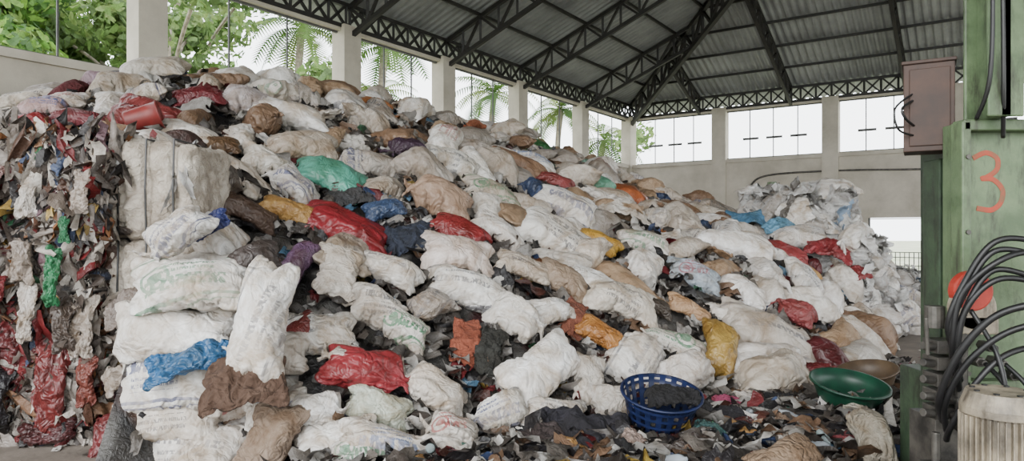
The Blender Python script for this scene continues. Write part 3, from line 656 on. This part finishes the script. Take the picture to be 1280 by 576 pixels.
# ------------------------------------------------ basket, basins
def basin(name,c,r,h,mat,tilt=(0,0),lattice=False):
    w=Acc();n=40;prof=[(0,0),(r*.7,0),(r*.78,.02),(r*.9,h*.6),(r,h),(r*1.06,h),(r*1.06,h-.015),(r*.97,h-.02),(r*.88,h*.6),(r*.74,.035),(0,.03)]
    V=[];F=[]
    for i in range(n):
        a=2*math.pi*i/n
        for (rr,z) in prof: V.append((rr*math.cos(a),rr*math.sin(a),z))
    m=len(prof)
    for i in range(n):
        for j in range(m-1):
            if lattice and j in(2,3) and i%2: continue
            if lattice and j in(7,8) and i%2: continue
            F.append((i*m+j,((i+1)%n)*m+j,((i+1)%n)*m+j+1,i*m+j+1))
    if lattice:
        w.add(V,F)
        for z,rr in((h*.3,.83),(h*.55,.89),(h*.8,.95)):
            w.add([(r*rr*math.cos(2*math.pi*i/n)*s_,r*rr*math.sin(2*math.pi*i/n)*s_,z+dz) for i in range(n) for s_,dz in((1,-.012),(1.02,.012))],[(2*i,2*((i+1)%n),2*((i+1)%n)+1,2*i+1) for i in range(n)])
        o=w.obj(name,mat,None,True)
    else: o=mesh_obj(name,V,F,mat,None,True)
    o.location=c;o.rotation_euler=(tilt[0],tilt[1],0);return o
M_blue=simple('blue_plastic',srgb(24,36,76),srgb(18,28,56),.45,6)
M_gbas=simple('green_plastic',srgb(26,72,52),srgb(20,52,40),.4,6)
M_bbas=simple('brown_plastic',srgb(96,78,58),srgb(70,56,42),.5,6)
M_rbuc=simple('red_plastic',srgb(128,44,40),srgb(96,36,34),.5,6)
basin('blue_plastic_basket',(1.14,5.30,.12),.30,.26,M_blue,(.25,.05),True)
basin('green_plastic_basin',(2.93,5.95,.12),.31,.18,M_gbas,(.2,.05))
basin('brown_plastic_basin',(3.42,6.5,.12),.26,.18,M_bbas,(.1,-.2))
basin('red_plastic_bucket',(-3.95,6.95,2.72),.14,.34,M_rbuc,(-.3,1.25))
fl=empty('floor_sacks')
def fput(x,y,z,n,a,L,c,k,m):
    o=put((x,y,z),n,math.radians(a),L,c3(*c),k,m,lift=0);o.parent=fl
fput(2.5,4.75,.2,(0,-.5,.8),75,.6,(150,144,130),'tied',M_cloth)
fput(1.78,4.45,.10,(0,-.4,.9),10,.6,(140,118,96),'full',M_cloth)
fput(2.05,4.2,.06,(0,-.3,.9),5,.55,(190,186,180),'full',M_film)
fput(1.25,5.2,.36,(0,-.25,.9),5,.55,(22,21,24),'limp',M_cloth)
fput(.5,5.05,.16,(0,-.5,.8),-10,.75,(30,28,36),'limp',M_cloth)
fput(.2,4.9,.1,(0,-.5,.8),30,.5,(60,50,50),'limp',M_cloth)
fput(1.5,5.05,.1,(0,-.4,.9),-40,.45,(54,96,98),'limp',M_cloth)
fput(1.75,5.5,.12,(0,-.4,.9),20,.5,(36,34,40),'limp',M_cloth)
fput(1.9,6.0,.12,(0,-.4,.9),0,.3,(160,60,100),'limp',M_cloth)
fput(.85,4.85,.1,(0,-.4,.9),50,.4,(150,130,120),'limp',M_cloth)
fput(2.3,5.9,.1,(0,-.4,.9),10,.4,(70,90,130),'limp',M_cloth)
fput(3.2,6.9,.15,(0,-.5,.8),-30,.6,(110,36,40),'limp',M_film)
fput(-.6,4.6,.06,(0,-.5,.8),0,.85,(210,206,200),'limp',M_sack)
fput(-.1,4.6,.05,(0,-.4,.9),20,.6,(120,112,104),'limp',M_cloth)
fput(-1.0,4.6,.08,(0,-.5,.8),10,.6,(208,204,200),'full',M_sack)
GC=[(34,32,38),(30,30,34),(60,52,50),(90,44,46),(40,56,86),(180,174,168),(124,102,84),(140,64,72),(54,90,80),(170,130,76),(24,24,28),(24,24,28),(104,104,110),(206,202,196),(76,52,82),(70,62,58)]
for i in range(120):
    x=random.uniform(-.8,3.6);y=float(np.interp(x,[-1.2,0,2,3.2,4.6],[4.4,4.9,5.5,6.2,8.2]))+random.gauss(0,.42)
    if abs(x-1.14)<.38 and -1.2<y-5.3<.4 and y>4.85: continue
    if abs(x-2.93)<.4 and 5.3<y<6.4: continue
    if abs(x-3.42)<.4 and 5.9<y<6.9: continue
    fput(x,y,max(float(H(x,y)[0]),0)+.06,(random.gauss(0,.2),-.3,.9),random.uniform(0,180),random.uniform(.25,.55),random.choice(GC),'limp',random.choice((M_cloth,M_cloth,M_film)))
prof=[(0,0),(.030,.0),(.033,.01),(.033,.05),(.030,.07),(.033,.09),(.033,.15),(.026,.18),(.012,.205),(.012,.222),(.0,.222)]
Vb=[];Fb=[];n=14
for i in range(n):
    a=2*math.pi*i/n
    for r_,z in prof: Vb.append((r_*math.cos(a),r_*math.sin(a),z-.11))
for i in range(n):
    for j in range(len(prof)-1): Fb.append((i*len(prof)+j,((i+1)%n)*len(prof)+j,((i+1)%n)*len(prof)+j+1,i*len(prof)+j+1))
bme=bpy.data.meshes.new('bottle');bme.from_pydata(Vb,[],Fb);bme.polygons.foreach_set('use_smooth',[True]*len(Fb))
mb,nb_,bb=newmat('clear_bottle_plastic');oi=N(nb_,'ShaderNodeObjectInfo');nb_.links.new(oi.outputs['Color'],bb.inputs['Base Color']);bb.inputs['Roughness'].default_value=.2;bb.inputs['Transmission Weight'].default_value=.6;bb.inputs['IOR'].default_value=1.1
bme.materials.append(mb);bot=empty('plastic_bottles')
for i in range(12):
    x=random.uniform(-.6,2.4);y=float(np.interp(x,[-1.2,0,2,3.2,4.6],[4.4,4.8,5.2,6.3,8.2]))+random.gauss(0,.4)
    if abs(x-1.14)<.4 and abs(y-5.3)<.45: continue
    o=bpy.data.objects.new('bottle',bme);o.location=(x,y,max(float(H(x,y)[0]),0)+.09+random.uniform(0,.03));o.rotation_euler=(math.pi/2+random.gauss(0,.3),0,random.uniform(0,6.3));s=random.uniform(.7,1.1);o.scale=(s,s,s)
    o.color=random.choice(((.6,.65,.7,1),(.5,.6,.6,1),(.2,.4,.25,1),(.7,.7,.7,1)));link(o,bot)
hang=empty('hanging_bags')
for x,y,z,a,L,c in((-3.38,4.98,1.28,90,.46,(38,120,76)),(-3.30,5.0,1.62,90,.22,(40,116,76)),(-3.75,5.08,.72,85,.6,(94,28,32)),(-3.42,5.02,.45,90,.75,(108,34,34)),(-3.82,5.0,1.15,80,.35,(118,30,36)),(-3.95,5.05,1.75,90,.3,(150,110,100)),(-3.45,5.02,.12,10,.5,(70,28,30)),(-3.8,5.0,.35,85,.5,(36,34,38)),(-3.95,5.0,1.2,85,.4,(170,146,66)),(-2.3,5.15,1.66,30,.35,(36,46,104)),(-3.6,5.05,1.9,85,.4,(190,184,178)),(-3.65,5.05,1.45,85,.5,(150,140,132)),(-3.2,5.05,.9,85,.5,(160,150,140)),(-3.6,5.02,1.0,90,.5,(186,180,174)),(-3.9,5.0,.6,85,.5,(30,30,34)),(-3.3,5.0,.9,90,.4,(80,70,64)),(-3.15,5.02,.5,88,.45,(120,60,50)),(-3.85,5.02,1.95,80,.35,(160,130,130)),(-3.2,5.02,1.9,85,.35,(170,160,152))):
    o=put((x,y,z),(0,-1,.12),math.radians(a),L,c3(*c),'limp',M_film,squash=.7,lift=0);o.parent=hang
# ------------------------------------------------ trees outside
M_leaf=attr_mat('foliage',.6,.1,.5);M_bark=simple('bark',srgb(150,140,125),srgb(100,92,82),.9,6)
def palm(x,y,h,seed,s=1.):
    r=random.Random(seed);e=empty('coconut_palm',(x,y,0))
    w=Acc();w.tube([(0,0,0),(.2,.1,h*.4),(.1,.2,h*.75),(.3,.1,h)],.16*s,8);w.obj('trunk',M_bark,e,True)
    V=[];F=[];Cc=[]
    for k in range(24):
        az=k*2.4+r.random()*.4;el=r.uniform(-.3,1.1);L=r.uniform(2.6,3.4)*s
        p=Vector((.3,.1,h));d=Vector((math.cos(az)*math.cos(el),math.sin(az)*math.cos(el),math.sin(el)))
        col=random.choice([srgb(82,112,46),srgb(62,94,40),srgb(112,130,62)])
        for j in range(22):
            q=p+d*(L/22);d=(d+Vector((0,0,-.085))).normalized()
            side=d.cross(Vector((0,0,1))).normalized();ll=.75*s*math.sin(math.pi*(j+1.5)/25)
            for sg in(-1,1):
                b=len(V);tip=p+side*sg*ll+d*.2+Vector((0,0,-.35*ll))
                V+= [tuple(p),tuple(p+d*.10*s),tuple(tip)];F.append((b,b+1,b+2));Cc+=[col]*3
            b=len(V);V+=[tuple(p+side*.02),tuple(p-side*.02),tuple(q-side*.02),tuple(q+side*.02)];F.append((b,b+1,b+2,b+3));Cc+=[col]*4
            p=q
    mesh_obj('fronds',V,F,M_leaf,e,False,cols=Cc)
palm(-9.3,29,10.3,1);palm(-6.3,32,10.4,2,1.1);palm(-1.3,38,9.3,3);palm(2.6,40,8.8,4);palm(-8,37.5,9,5);palm(4.6,36,6.5,6,.9);palm(-15.5,31,14,8)
def tree(x,y,h,R,seed,n=5000,ls=(.10,.24),green=((110,150,62),(88,128,54),(140,170,90),(68,104,48))):
    r=np.random.default_rng(seed);e=empty('broadleaf_tree',(x,y,0))
    w=Acc();w.tube([(0,0,0),(.1,0,h*.3),(0,.15,h*.6),(.1,.1,h*.9)],.18,8)
    nb=16;cs=[]
    for k in range(nb):
        c=np.array([r.normal()*R*.55,r.normal()*R*.55,h*r.uniform(.35,1.05)]);cs.append(c);w.tube([(0,0,h*.3),tuple(c*np.array([.4,.4,.8])),tuple(c)],.05,6)
    w.obj('trunk_and_branches',M_bark,e,True)
    cs=np.array(cs);i=r.integers(0,nb,n);d=r.normal(size=(n,3));d/=np.linalg.norm(d,axis=1,keepdims=True)
    P=cs[i]+d*(R*.36)*r.uniform(.2,1,(n,1))
    cols=np.array([srgb(*g)[:3] for g in green])[r.integers(0,len(green),n)]
    flakes('leaves',P,d+r.normal(size=d.shape)*.6,r.uniform(ls[0],ls[1],n),cols,e,M_leaf,elong=2,crump=.15,g=3)
LG=((130,154,90),(108,140,74),(94,120,68))
tree(-13.5,17.5,8.3,3.4,1,10000);tree(-18,22,10,4.5,2,10000);tree(-10.6,20.5,8.6,2.6,3,6500,green=LG);tree(-13,26,9.5,3.5,4,6500,green=LG)
tree(2.0,33,5.8,2.6,5,3000,green=LG);tree(5.6,34,6.2,2.6,6,3000,green=LG);tree(-4,36,6.5,3,7,2500,green=LG)
# ------------------------------------------------ world, light, camera
wd=bpy.data.worlds.new('World');scene.world=wd;wd.use_nodes=True;nt=wd.node_tree
bg=nt.nodes['Background'];bg.inputs[0].default_value=(.93,.97,1,1);bg.inputs[1].default_value=5.9
sun=bpy.data.lights.new('overcast_sun','SUN');sun.energy=2.6;sun.angle=math.radians(40);sun.color=(1,.99,.97)
so=bpy.data.objects.new('overcast_sun',sun);COL.objects.link(so)
d=Vector((.40,.82,-.42)).normalized();so.rotation_euler=d.to_track_quat('-Z','Y').to_euler()
cam=bpy.data.cameras.new('camera');cam.sensor_width=36;cam.lens=850/1280*36;cam.clip_end=300
co_=bpy.data.objects.new('camera',cam);COL.objects.link(co_);co_.location=(0,0,CAMH);co_.rotation_euler=(math.radians(90),0,0)
cam.shift_y=2/1280
scene.camera=co_
